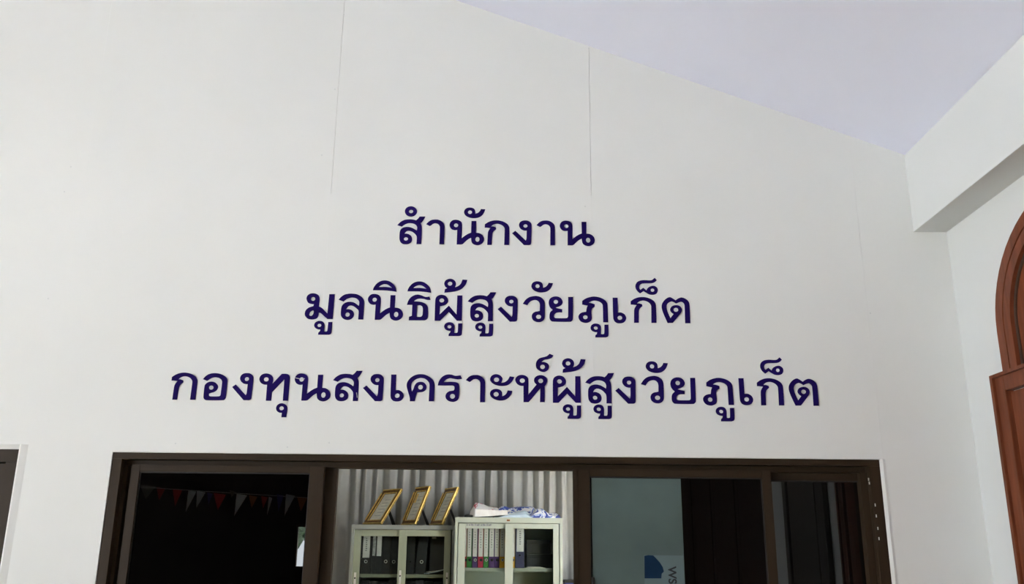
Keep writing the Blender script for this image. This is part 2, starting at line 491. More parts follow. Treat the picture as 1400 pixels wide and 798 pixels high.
glyph('tho', (545, 380), 13.3, [(152, 487, 1), (175, 420), (220, 355), (285, 315), (350, 303), (420, 318), (490, 345), (562, 338, 1), (580, 397, 1), (520, 397), (450, 378), (370, 375), (310, 395), (275, 426, 1), (370, 430), (440, 445), (500, 480), (534, 535), (533, 700), (517, 745), (480, 768, 1), (185, 768, 1), (190, 705, 1), (240, 690, 1), (250, 487, 1)], [[(338, 500, 1), (390, 495), (427, 517), (441, 562), (436, 660), (425, 690), (400, 706), (330, 706, 1)]], (185, 768))
glyph('pho', (580, 378), 9.5, [(135, 575, 1), (144, 310), (160, 267), (195, 245), (235, 240), (280, 255), (308, 295), (306, 335), (280, 365), (240, 380), (205, 387, 1), (200, 495, 1), (320, 380, 1), (420, 495, 1), (430, 248, 1), (495, 248, 1), (488, 575, 1), (425, 575, 1), (320, 462, 1), (205, 575, 1)], [ell(228, 312, 31, 27)], (135, 575))
glyph('maitho', (580, 378), 9.5, [(260, 95), (275, 55), (315, 33), (360, 33), (400, 58), (413, 100), (398, 142, 1), (440, 125), (475, 95), (498, 40, 1), (560, 45, 1), (540, 100), (500, 147), (450, 177), (380, 195), (262, 208, 1), (268, 166, 1), (302, 150, 1), (275, 132)], [ell(335, 93, 30, 27)], (262, 208))
glyph('wo', (705, 384), 13.3, [(130, 415, 1), (180, 345), (240, 300), (310, 280), (380, 275), (450, 295), (505, 340), (530, 405), (530, 650), (515, 702), (475, 736), (420, 748), (360, 738), (310, 702), (292, 645), (310, 592), (355, 562), (400, 555), (438, 545, 1), (440, 430), (425, 385), (390, 354), (345, 346), (290, 360), (250, 388), (212, 440, 1)], [ell(417, 652, 46, 39)], (130, 415))
glyph('yo', (742, 400), 15.96, [(130, 210), (147, 150), (195, 105), (270, 84), (350, 95), (410, 140), (436, 203), (420, 255), (375, 290), (275, 328, 1), (330, 345), (425, 364, 1), (425, 432, 1), (360, 430), (300, 440), (260, 470), (245, 515), (260, 548), (300, 558), (500, 558), (540, 545), (553, 510), (555, 95, 1), (660, 95, 1), (656, 570), (640, 612), (600, 635), (220, 630), (170, 602), (148, 550), (150, 470), (167, 425), (218, 375, 1), (165, 325), (138, 270)], [ell(286, 200, 49, 46)], (660, 95))
glyph('pho2', (780, 400), 12.277, [(195, 138, 1), (250, 100), (320, 75), (400, 65), (490, 80), (570, 120), (611, 167), (621, 220), (632, 495, 1), (548, 495, 1), (540, 217), (525, 180), (480, 147), (410, 130), (350, 140), (300, 170, 1), (345, 175), (407, 195, 1), (405, 237, 1), (370, 257), (356, 282), (350, 320), (356, 430), (337, 476), (292, 500), (240, 504), (180, 485), (145, 447), (132, 400), (150, 360), (190, 333), (262, 320, 1), (270, 260), (287, 215, 1), (240, 207), (195, 196, 1)], [ell(248, 410, 38, 35)], (632, 495))
glyph('e', (830, 375), 10.64, [(80, 340, 1), (152, 340, 1), (157, 556, 1), (203, 556), (250, 580), (276, 625), (270, 667), (240, 700), (190, 712), (140, 705), (105, 677), (90, 632)], [ell(185, 632, 34, 31)], (80, 340))
glyph('taikhu', (830, 375), 10.64, [(480, 277, 1), (440, 242), (415, 200), (412, 160), (430, 120), (470, 95), (530, 85), (640, 87), (690, 52, 1), (722, 85, 1), (690, 115), (640, 129), (530, 131), (490, 142), (470, 167), (468, 200), (482, 226, 1), (525, 196, 1), (570, 234, 1), (590, 200), (630, 175), (680, 169), (725, 195), (737, 235), (722, 275), (680, 295), (620, 293), (570, 268), (530, 243, 1)], [ell(659, 230, 27, 25)], (722, 85))
glyph('to', (898, 400), 15.96, [(235, 660, 1), (180, 540), (130, 420), (105, 320), (115, 240), (160, 170), (220, 120), (285, 100), (340, 125), (405, 168, 1), (470, 125), (540, 107), (620, 133), (680, 183), (706, 240), (714, 310), (730, 665, 1), (618, 665, 1), (605, 282), (590, 237), (545, 200), (490, 207), (420, 236, 1), (370, 207), (320, 192), (260, 215), (222, 255), (210, 312), (228, 400), (255, 470), (295, 556, 1), (365, 465, 1), (320, 430), (290, 380), (300, 330), (340, 290), (410, 274), (480, 285), (530, 325), (545, 380), (525, 440), (470, 512), (350, 658, 1)], [ell(415, 374, 52, 46)], (730, 665))
glyph('o', (270, 505), 15.96, [(122, 212, 1), (190, 140), (270, 97), (370, 80), (480, 90), (580, 130), (642, 190), (656, 265), (620, 590), (602, 640), (560, 668), (190, 668), (150, 642), (134, 600), (160, 360), (190, 310), (245, 275), (320, 265), (390, 285), (440, 338), (450, 390), (420, 450), (360, 490), (290, 510), (253, 530), (253, 568), (285, 586), (460, 586), (500, 570), (512, 530), (541, 275), (522, 222), (470, 185), (400, 170), (330, 177), (270, 207), (212, 247, 1)], [ell(303, 395, 52, 46)], (190, 668))
glyph('tho2', (343, 505), 11.4, [(135, 155), (150, 105), (190, 72), (245, 62), (300, 75), (340, 110), (350, 160), (335, 227, 1), (485, 68, 1), (550, 67), (592, 82), (610, 122), (606, 180), (580, 486, 1), (500, 486, 1), (525, 150, 1), (330, 352, 1), (318, 486, 1), (235, 486, 1), (255, 238, 1), (200, 232), (155, 205)], [ell(242, 154, 38, 33)], (580, 486))
glyph('u', (343, 505), 11.4, [(395, 600), (410, 560), (450, 532), (500, 528), (550, 553), (571, 600), (552, 743, 1), (478, 743, 1), (485, 675, 1), (440, 670), (405, 642)], [ell(480, 604, 36, 31)], (478, 743))
glyph('kho', (552, 508), 15.96, [(135, 645, 1), (130, 560), (92, 430), (65, 320), (75, 240), (120, 165), (190, 105), (280, 65), (370, 55), (460, 65), (550, 105), (630, 173), (666, 240), (674, 315), (658, 645, 1), (545, 645, 1), (562, 305), (555, 252), (520, 197), (460, 152), (380, 135), (300, 150), (230, 187), (180, 240), (165, 300), (168, 370), (182, 432, 1), (215, 370), (235, 310), (270, 257), (320, 228), (390, 222), (450, 245), (490, 293), (498, 345), (472, 400), (420, 436), (350, 446), (295, 450, 1), (265, 530), (240, 645, 1)], [ell(366, 338, 53, 51)], (658, 645))
glyph('ro', (592, 505), 15.96, [(105, 347, 1), (125, 270), (180, 182), (250, 130), (330, 108), (410, 114), (490, 138), (602, 128, 1), (635, 202, 1), (540, 215), (450, 202), (370, 190), (290, 217), (235, 273, 1), (400, 268), (500, 278), (552, 302), (574, 362), (566, 600), (542, 660), (490, 695), (430, 706), (350, 690), (290, 642), (272, 580), (295, 520), (345, 480), (400, 465), (448, 460, 1), (466, 430), (466, 378), (440, 352), (380, 347)], [ell(424, 584, 55, 53)], (105, 347))
glyph('a1', (660, 505), 15.96, [(160, 215), (185, 150), (240, 112), (310, 104), (385, 133), (431, 190), (425, 240), (405, 291, 1), (480, 275), (545, 227), (590, 150, 1), (690, 165, 1), (660, 230), (610, 292), (540, 341), (440, 359), (330, 351), (240, 317), (185, 272)], [ell(300, 222, 58, 50)], (690, 165))
glyph('a2', (660, 505), 15.96, [(157, 525), (180, 465), (235, 432), (310, 424), (380, 448), (419, 500), (420, 586, 1), (480, 560), (520, 517), (545, 455, 1), (645, 470, 1), (620, 540), (570, 607), (500, 656), (410, 676), (320, 669), (230, 632), (175, 582)], [ell(292, 540, 56, 51)], (645, 470))
glyph('ho', (695, 480), 10.64, [(100, 420), (115, 380), (152, 352), (205, 345), (260, 363), (291, 405), (290, 632, 1), (410, 485, 1), (378, 447), (375, 405), (400, 370), (450, 350), (510, 355), (555, 390), (566, 435), (552, 475), (530, 510, 1), (530, 740, 1), (460, 740, 1), (465, 540, 1), (295, 740, 1), (220, 740, 1), (220, 504, 1), (170, 500), (125, 472)], [ell(203, 428, 37, 33), ell(470, 432, 35, 33)], (530, 740))
glyph('thanthakhat', (695, 480), 10.64, [(400, 195), (412, 145), (450, 105), (510, 87), (560, 72), (600, 38, 1), (655, 62, 1), (630, 95), (580, 115), (520, 126), (480, 158, 1), (530, 160), (577, 185), (591, 225), (577, 270), (535, 298), (485, 298), (435, 272), (408, 242)], [ell(497, 228, 34, 33)], (655, 62))


def dense(pts, n=5):
    """closed Catmull-Rom through the points; corners stay sharp"""
    out, N = [], len(pts)
    for i in range(N):
        p1, p2 = pts[i], pts[(i + 1) % N]
        p0, p3 = pts[i - 1], pts[(i + 2) % N]
        c1, c2 = len(p1) > 2, len(p2) > 2
        a = Vector(p1[:2]); b = Vector(p2[:2])
        out.append(a)
        if c1 and c2:
            continue
        t1 = (b - a) if c1 else (b - Vector(p0[:2])) * 0.5
        t2 = (b - a) if c2 else (Vector(p3[:2]) - a) * 0.5
        L = (b - a).length
        for t in (t1, t2):
            if t.length > 1.15 * L:
                t *= 1.15 * L / t.length
        for k in range(1, n):
            s = k / n
            h = (2 * s**3 - 3 * s**2 + 1, s**3 - 2 * s**2 + s, -2 * s**3 + 3 * s**2, s**3 - s**2)
            out.append(a * h[0] + t1 * h[1] + b * h[2] + t2 * h[3])
    return out


GMESH = {}
LET_T = 0.003


def glyph_mesh(key):
    """mesh in wall metres, origin at the glyph's feature point, plus that point on the wall"""
    if key in GMESH:
        return GMESH[key]
    (cx, cy), s, outer, holes, feat = GL[key]
    f = at(cx + feat[0] / s, cy + feat[1] / s, WY)
    cu = bpy.data.curves.new(key, 'CURVE')
    cu.dimensions, cu.fill_mode, cu.extrude = '2D', 'BOTH', LET_T / 2
    for contour in [outer] + list(holes):
        pts = dense(contour)
        sp = cu.splines.new('POLY')
        sp.points.add(len(pts) - 1)
        for q, p in zip(sp.points, pts):
            wpt = at(cx + p[0] / s, cy + p[1] / s, WY)
            q.co = (wpt.x - f.x, wpt.z - f.z, 0, 1)
        sp.use_cyclic_u = True
    tmp = bpy.data.objects.new('tmp', cu)
    COL.objects.link(tmp)
    dg = bpy.context.evaluated_depsgraph_get()
    me = bpy.data.meshes.new_from_object(tmp.evaluated_get(dg))
    bpy.data.objects.remove(tmp)
    bpy.data.curves.remove(cu)
    for v in me.vertices:
        x, y, z = v.co
        v.co = (x, -z - LET_T / 2, y)
    me.name = 'letter'
    me.materials.clear()
    me.materials.append(M['navy'])
    GMESH[key] = (me, f)
    return GMESH[key]


MARKS = {'nikhahit', 'hanakat', 'uu', 'i', 'maitho', 'taikhu', 'u', 'thanthakhat'}
BASEFEAT = {'so', 'aa', 'no', 'ko', 'ngo', 'pho', 'pho2', 'to'}
LINES = [
    ('top and shortest line of navy Thai lettering on cream wall', [('so', None), ('nikhahit', None), ('aa', None), ('no', None), ('hanakat', None), ('ko', None), ('ngo', None), ('aa', (758.8, 334.9)), ('no', (776.0, 334.9))]),
    ('middle line of navy Thai lettering on cream wall', [('mo', None), ('uu', None), ('lo', None), ('no', (512.4, 436.6)), ('i', None), ('tho', None), ('i', (557.2, 398.1)), ('pho', None), ('uu', (613.2, 459.3)), ('maitho', None),
     ('so', (673.7, 438.9)), ('uu', (655.6, 459.9)), ('ngo', (697.0, 440.1)), ('wo', None), ('hanakat', (756.1, 387.2)), ('yo', None), ('pho2', None), ('uu', (813.8, 461.1)), ('e', None), ('ko', (897.5, 441.3)), ('taikhu', None), ('to', None)]),
    ('bottom and longest line of navy Thai lettering just above window', [('ko', (267.2, 546.9)), ('o', None), ('ngo', (333.1, 547.4)), ('tho2', None), ('u', None), ('no', (412.0, 547.6)), ('so', (489.3, 548.0)), ('ngo', (512.6, 548.1)), ('e', (535.0, 511.9)),
     ('kho', None), ('ro', None), ('aa', (662.9, 549.3)), ('a1', None), ('a2', None), ('ho', None), ('thanthakhat', None), ('pho', (755.9, 550.0)), ('uu', (775.8, 572.4)), ('maitho', (769.1, 509.4)), ('so', (836.1, 550.9)), ('uu', (817.9, 572.7)),
     ('ngo', (858.8, 551.5)), ('wo', (876.1, 524.9)), ('hanakat', (913.0, 496.6)), ('yo', (950.2, 516.5)), ('pho2', (1003.2, 553.5)), ('uu', (985.7, 575.8)), ('e', (1009.4, 516.9)), ('ko', (1072.0, 554.1)), ('taikhu', (1068.7, 491.7)), ('to', (1119.4, 554.8))]),
]
for lab, items in LINES:
    pl = []
    for key, pos in items:
        me, f = glyph_mesh(key)
        p = f.copy() if pos is None else at(pos[0], pos[1], WY)
        pl.append((key, me, p))
    zs = [p.z for k, _, p in pl if k in BASEFEAT]
    zb = sum(zs) / len(zs)
    root = empty('wall_lettering', (sum(p.x for _, _, p in pl) / len(pl), WY, zb))
    tag(root, lab, 'lettering')
    for key, me, p in pl:
        if key in BASEFEAT:
            p.z = 0.6 * zb + 0.4 * p.z
        o = bpy.data.objects.new('vowel_mark' if key in MARKS else 'letter', me)
        COL.objects.link(o)
        o.parent = root
        o.location = p - root.location

sc = MB()
for (ax_, ay_), (bx_, by_) in (((487.6, 536.5), (488.6, 543.5)), ((404, 516.4), (411, 518.2)), ((412.5, 518.2), (417, 517.6))):
    a, b = at(ax_, ay_, WY), at(bx_, by_, WY)
    dv = Vector((b.z - a.z, 0, a.x - b.x)).normalized() * .0014
    y = WY - LET_T - .0003
    sc.loft([[(q.x + dv.x * g, yy, q.z + dv.z * g) for g, yy in ((-1, y), (1, y), (1, y + .0006), (-1, y + .0006))] for q in (a, b)])
sc.build('scratch', M['fleck'], root)['label'] = 'pale scratch on the navy letter'

# ---------------------------------------------------------------- windows
FY = WY + 0.004                                # frame front


def frame_box(parent, name, x0, x1, z0, z1, y0, y1, m='alu', bevel=0.002):
    return bx((x0, y0, z0), (x1, y1, z1)).build(name, M[m], parent, bevel=bevel)


def xs(px, py, Y):
    return at(px, py, Y).x


def sash(parent, name, gx0, gx1, sx0, sx1, gz1, z1, Y, latch=None):
    """sliding sash: stiles, rails, pane; gx = glass edges, sx = outer edges"""
    t = 0.028
    s = MB()
    s.box((sx0, Y, SILL + 0.05), (gx0, Y + t, z1)).box((gx1, Y, SILL + 0.05), (sx1, Y + t, z1))
    s.box((gx0, Y + .001, gz1), (gx1, Y + t, z1)).box((gx0, Y + .001, SILL + 0.05), (gx1, Y + t, SILL + 0.13))
    o = s.build(name, M['alu'], parent, bevel=0.0018)
    g = bx((gx0 - .004, Y + .012, SILL + 0.125), (gx1 + .004, Y + .017, gz1 + .004)).build('glass_pane', M['glass'], o)
    e = MB()
    for a, b, c0, c1 in ((gx0, gx0 + .004, SILL + .13, gz1), (gx1 - .004, gx1, SILL + .13, gz1), (gx0, gx1, gz1 - .005, gz1)):
        e.box((a, Y + .006, c0), (b, Y + .012, c1))
    e.build('rubber_seal', M['black'], o)
    return o


win = empty('window_1', ((WIN_L + WIN_R) / 2, WY + 0.05, SILL))
struct(win, 'wide brown aluminium sliding window under the lettering, middle open', 'window')
JW = xs(163.8, 640, FY) - xs(150.4, 640, FY)
HZ = at(640, 631.6, FY).z                       # underside of the head's front band
frame_box(win, 'frame_head', WIN_L, WIN_R, HZ, WIN_T, FY, FY + .09)
frame_box(win, 'frame_jamb', WIN_L, WIN_L + JW, SILL, HZ, FY, FY + .09)
frame_box(win, 'frame_jamb', WIN_R - JW * 1.1, WIN_R, SILL, HZ, FY, FY + .09)
frame_box(win, 'frame_sill', WIN_L, WIN_R, SILL, SILL + .05, FY, FY + .09)
TZ = at(640, 640.2, FY + .012).z                # underside of the recessed track band
tr = MB().box((WIN_L + JW, FY + .045, TZ), (WIN_R - JW * 1.1, FY + .088, HZ))
tr.build('track', M['alu'], win, bevel=0.0015)
jl = WIN_L + JW
bx((jl, FY + .03, SILL + .05), (jl + .016, FY + .085, TZ)).build('track_side', M['alu'], win, bevel=.001)
bx((WIN_R - JW * 1.1 - .03, FY + .03, SILL + .05), (WIN_R - JW * 1.1, FY + .085, TZ)).build('track_side', M['alu'], win, bevel=.001)
SY, FXY = FY + .018, FY + .056                  # sliding and fixed planes
mid = lambda a, b, ya, yb, Y: (xs(a, ya, Y) + xs(b, yb, Y)) / 2
gzL = at(300, 645.2, SY).z
sash(win, 'sash', mid(190.4, 172, 645, 798, SY), mid(423.6, 413, 646, 798, SY), mid(179, 160.2, 645, 798, SY), mid(443.5, 432.5, 640, 798, SY), gzL, TZ + .004, SY)
sR = sash(win, 'sash', mid(806, 808.3, 652, 798, SY), mid(1041.8, 1051.5, 653, 798, SY), mid(783.2, 785, 642, 790, SY), mid(1054.5, 1064.5, 655, 798, SY), gzL - .002, TZ + .004, SY)
# interlock strip on the right sash and its latch
bx((mid(783.2, 785, 642, 790, SY), SY - .004, SILL + .06), (mid(789, 790.5, 642, 790, SY), SY + .03, TZ)).build('interlock', M['alu'], sR, bevel=.001)
p = at(810.5, 793, SY)
bx((p.x - .006, SY - .016, p.z - .035), (p.x + .006, SY + .002, p.z + .012)).build('latch', M['black'], sR, bevel=.002)
# fixed panes behind
gzF = at(1100, 656.5, FXY).z
flx = mid(462, 451.5, 640, 798, FXY)
sash(win, 'fixed_light', jl + .02, mid(446, 435, 640, 798, FXY), jl + .002, flx, gzL + .02, TZ + .004, FXY)
frx0 = mid(930, 938, 655, 798, FXY)
sash(win, 'fixed_light', frx0 + .035, mid(1175.5, 1190, 660, 798, FXY), frx0, WIN_R - JW * 1.1 - .004, gzF, TZ + .004, FXY)
fl = MB()
for px, py in ((1187.5, 655), (1188.5, 660), (1196.5, 690), (1198, 705), (1200.2, 722), (1201.7, 736)):
    p = at(px, py, FY)
    fl.box((p.x - .002, FY - .0012, p.z - .006), (p.x + .002, FY + .001, p.z + .006))
fl.build('paint_fleck', M['fleck'], win, kind='stuff')

# second window, only its right end is in view
w2 = empty('window_2', ((W2_L + W2_R) / 2, WY + .05, SILL))
struct(w2, 'dark brown window frame cut off by the left edge of view', 'window')
f2 = FY + .004
frame_box(w2, 'frame_head', W2_L, W2_R, W2_T - .055, W2_T, f2, f2 + .08)
frame_box(w2, 'frame_jamb', W2_R - .05, W2_R, SILL, W2_T - .055, f2, f2 + .08)
frame_box(w2, 'frame_jamb', W2_L, W2_L + .05, SILL, W2_T - .055, f2, f2 + .08)
frame_box(w2, 'frame_sill', W2_L, W2_R, SILL, SILL + .05, f2, f2 + .08)
s2 = MB().box((W2_R - .055, f2 + .02, SILL + .05), (W2_R - .13, f2 + .05, W2_T - .06)).box((W2_L + .05, f2 + .02, SILL + .05), (W2_L + .12, f2 + .05, W2_T - .06))
s2.box((W2_L + .12, f2 + .02, W2_T - .12), (W2_R - .13, f2 + .05, W2_T - .06)).box((W2_L + .12, f2 + .02, SILL + .05), (W2_R - .13, f2 + .05, SILL + .12))
s2o = s2.build('sash', M['alu'], w2, bevel=.002)
bx((W2_L + .11, f2 + .032, SILL + .11), (W2_R - .12, f2 + .037, W2_T - .11)).build('glass_pane', M['glass'], s2o)

# ---------------------------------------------------------------- sheet and notice on the right sash
fy = SY + .010
q = [at(806.5, 651, fy), at(929, 652, fy), at(938, 798, fy), at(808.5, 798, fy)]
x0, x1, zt = (q[0].x + q[3].x) / 2, (q[1].x + q[2].x) / 2, gzL - .004
film = bx((x0 + .006, fy - .001, SILL + .14), (x1, fy + .0005, zt - .004)).build('window_sheet', M['film'])
tag(film, 'sheet over left half of the right sash glass, glass tint put into its colour', 'sheet')
nx0 = at(880.8, 775, fy).x
nz1 = at(905, 758.8, fy).z
notice = empty('paper_notice', (nx0, fy - .002, SILL + .2))
tag(notice, 'pale notice with blue emblem stuck low on the grey green sheet', 'notice')
bx((nx0, fy - .002, SILL + .2), (x1 - .002, fy - .001, nz1)).build('notice_sheet', M['notice'], notice)
pts = [(880.8, 759.5), (886, 758.6), (893, 759), (897, 763), (902, 768.5), (906, 775), (907.5, 781), (904.5, 784), (904, 790.3), (881.2, 790.3)]
MB().prism([(at(a, b, fy).x, at(a, b, fy).z) for a, b in reversed(pts)], fy - .0026, fy - .002).build('emblem', M['blueink'], notice)
tcu = bpy.data.curves.new('print', 'FONT')
tcu.body, tcu.size, tcu.extrude, tcu.align_x = 'WS', .047, .0003, 'LEFT'
tcu.offset = .0011
to = bpy.data.objects.new('tmp', tcu)
COL.objects.link(to)
me = bpy.data.meshes.new_from_object(to.evaluated_get(bpy.context.evaluated_depsgraph_get()))
bpy.data.objects.remove(to)
p = at(913.5, 774, fy)
for v in me.vertices:                           # turned a quarter clockwise, reading downwards
    x, y, z = v.co
    v.co = (p.x + y, fy - .0023 - z, p.z - x)
me.materials.clear()
me.materials.append(M['ink'])
to = bpy.data.objects.new('printed_letters', me)
COL.objects.link(to)
to.parent = notice
to.matrix_parent_inverse = Matrix.Translation(-notice.location)

# ---------------------------------------------------------------- arched door in the right wall
dn = 0.035                                      # how far the casing stands proud of the wall


def onwall(px, py, X):
    q = at_x(px, py, X)
    return q.y, q.z


lx = RX - dn
y_l, z_l = onwall(1357.3, 513.5, lx)            # top corner of the lower casing
y_b, z_b = onwall(1394, 798, lx)
DOOR_Y1 = (y_l + y_b) / 2                       # casing edge near the lettered wall
DOOR_Z = (z_l + onwall(1399, 498.5, lx)[1]) / 2
ax = RX - 0.02
arch_px = [(1371.5, 505), (1371, 470), (1371, 445), (1374, 412), (1379, 392), (1385, 376), (1392, 361), (1400, 347)]
arch = [onwall(a, b, ax) for a, b in arch_px]
# circle through the spring point with a level centre
ys0 = sum(a[0] for a in arch[:2]) / 2
ye, ze = arch[-1]
zc = arch[2][1] - 0.02
Rr = ((ys0 - ye) ** 2 + (ze - zc) ** 2) / (2 * (ys0 - ye))
Rr = max(0.45, min(Rr, 0.9))
yc = ys0 - Rr
DOOR_Y0 = yc - Rr - (DOOR_Y1 - ys0)
door = struct(empty('door_1', (RX, yc, 0)), 'tall red brown arched wooden door on right wall', 'door')


def yz_prism(pts, x0, x1):
    return MB().loft([[(x0, y, z) for y, z in pts], [(x1, y, z) for y, z in pts]])


def arch_ring(r0, r1, x0, x1, zlow, name, m, parent=door, n=28):
    b = MB()
    for k in range(n):
        t0, t1 = math.pi * k / n, math.pi * (k + 1) / n
        P = lambda r, t: (yc + r * math.cos(t), zc + r * math.sin(t))
        a, b_, c_, d_ = P(r0, t0), P(r1, t0), P(r1, t1), P(r0, t1)
        b.loft([[(x0, *a), (x0, *b_), (x0, *c_), (x0, *d_)], [(x1, *a), (x1, *b_), (x1, *c_), (x1, *d_)]])
    for sgn in (1, -1):
        ya, yb = sorted((yc + sgn * r0, yc + sgn * r1))
        b.box((x0, ya, zlow), (x1, yb, zc))
    return b.build(name, m, parent)


arch_ring(Rr - .045, Rr, RX, RX - .030, DOOR_Z, 'arch_frame', M['wood'])
arch_ring(Rr - .058, Rr - .045, RX, RX - .020, DOOR_Z, 'arch_groove', M['woodd'])
arch_ring(Rr - .10, Rr - .058, RX, RX - .034, DOOR_Z, 'arch_moulding', M['wood'])
arch_ring(Rr - .112, Rr - .10, RX, RX - .018, DOOR_Z, 'arch_groove', M['woodd'])
pan = [(yc + (Rr - .112) * math.cos(math.pi * k / 24), zc + (Rr - .112) * math.sin(math.pi * k / 24)) for k in range(25)]
yz_prism([(yc - Rr + .112, DOOR_Z), (yc + Rr - .112, DOOR_Z)] + pan, RX, RX - .012).build('arch_panel', M['wood'], door)
cw = 0.075
for a, b in ((DOOR_Y1 - cw, DOOR_Y1), (DOOR_Y0, DOOR_Y0 + cw)):
    bx((RX, a, 0), (RX - dn, b, DOOR_Z)).build('casing', M['wood'], door, bevel=.004)
    e = (b - .018, b) if a > yc else (a, a + .018)
    bx((RX, e[0], 0), (RX - dn - .012, e[1], DOOR_Z + .001)).build('casing_bead', M['wood'], door, bevel=.003)
bx((RX, DOOR_Y0 + cw, DOOR_Z - cw), (RX - dn, DOOR_Y1 - cw, DOOR_Z)).build('head_casing', M['wood'], door, bevel=.004)
bx((RX, DOOR_Y0, DOOR_Z - .014), (RX - dn - .012, DOOR_Y1 - .018, DOOR_Z + .001)).build('head_bead', M['wood'], door, bevel=.003)
ymid = (DOOR_Y0 + DOOR_Y1) / 2
for a, b in ((ymid + .004, DOOR_Y1 - cw - .006), (DOOR_Y0 + cw + .006, ymid - .004)):
    leaf = bx((RX, a, 0.01), (RX - .018, b, DOOR_Z - cw - .006)).build('door_leaf', M['wood'], door, bevel=.003)
    zz = (0.16, 0.75, 0.9, DOOR_Z - cw - .12)
    for z0, z1 in ((zz[0], zz[1]), (zz[2], zz[3])):
        bx((RX - .018, a + .1, z0), (RX - .026, b - .1, z1)).build('raised_panel', M['wood'], leaf, bevel=.006)

for n_, (ya, yb) in enumerate(((1.15, 1.90), (-2.7, 0.80))):
    d2 = struct(empty('door_%d' % (n_ + 2), (RX, (ya + yb) / 2, 0)), 'dark red brown wooden door further along right wall, mirrored in glass', 'door')
    for a, b in ((ya, ya + .07), (yb - .07, yb)):
        bx((RX, a, 0), (RX - .035, b, 2.75)).build('casing', M['woodd'], d2, bevel=.004)
    bx((RX, ya + .07, 2.68), (RX - .035, yb - .07, 2.75)).build('head_casing', M['woodd'], d2, bevel=.004)
    nl = max(1, round((yb - ya) / .85))
    for k in range(nl):
        a = ya + .07 + (yb - ya - .14) * k / nl
        b = ya + .07 + (yb - ya - .14) * (k + 1) / nl
        lf = bx((RX, a + .003, .01), (RX - .018, b - .003, 2.678)).build('door_leaf', M['woodd'], d2, bevel=.003)
        for z0, z1 in ((.2, 1.0), (1.15, 2.5)):
            bx((RX - .018, a + .1, z0), (RX - .026, b - .1, z1)).build('raised_panel', M['woodd'], lf, bevel=.006)

# ---------------------------------------------------------------- office behind the window
OB, OL, OR = 7.5, -3.2, 3.2
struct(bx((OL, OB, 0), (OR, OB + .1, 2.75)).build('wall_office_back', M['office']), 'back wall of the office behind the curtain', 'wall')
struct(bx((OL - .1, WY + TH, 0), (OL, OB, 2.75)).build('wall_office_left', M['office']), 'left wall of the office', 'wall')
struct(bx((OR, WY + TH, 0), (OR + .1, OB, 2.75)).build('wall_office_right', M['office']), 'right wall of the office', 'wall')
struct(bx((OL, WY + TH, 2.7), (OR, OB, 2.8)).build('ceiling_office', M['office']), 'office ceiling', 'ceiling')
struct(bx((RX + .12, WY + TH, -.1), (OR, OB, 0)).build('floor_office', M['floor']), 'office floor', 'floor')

# curtain: pleated cloth
CYc = 7.36
cxa, cxb = at(446, 720, CYc).x - .35, at(800, 720, CYc).x + .08
rng = random.Random(9)
xsn, prof = [], []
flat0, flat1 = at(452, 720, CYc).x, at(475, 720, CYc).x
x = flat0 - 3 * ((flat0 - cxa) / 3)
folds = [(x + k * (flat0 - cxa) / 3, (flat0 - cxa) / 3, .045) for k in range(3)] + [(flat0, flat1 - flat0, .03)]
x = flat1
while x < cxb:
    wd = rng.uniform(.085, .15)
    folds.append((x, wd, rng.uniform(.06, .09)))
    x += wd
cm = MB()
NZ = 6
cols = []
for x, wd, dp in folds:
    for k in range(10):
        s = k / 10
        cols.append((x + wd * (s + .10 * math.sin(2 * math.pi * s)), dp * (0.5 - 0.5 * math.cos(2 * math.pi * s)) ** 0.3, x))
for zi in range(NZ + 1):
    z = 0.15 + (2.6 - 0.15) * zi / NZ
    for cx_, dy, ph in cols:
        cm.v.append((cx_ + .008 * math.sin(z * 2.1 + ph * 23), CYc + .03 - dy * (1 + .12 * math.sin(z * 1.7 + ph * 11)), z))
nC = len(cols)
for zi in range(NZ):
    for k in range(nC - 1):
        a = zi * nC + k
        cm.f.append((a, a + 1, a + nC + 1, a + nC))
cur = cm.build('curtain', M['curtain'], smooth=True)
tag(cur, 'pleated grey curtain hanging behind the two steel cabinets', 'curtain')
md = cur.modifiers.new('thickness', 'SOLIDIFY')
md.thickness = .003
rail = bx((cxa - .05, CYc - .02, 2.6), (cxb + .05, CYc + .02, 2.64)).build('curtain_rail', M['chrome'], None)
rail.parent = cur


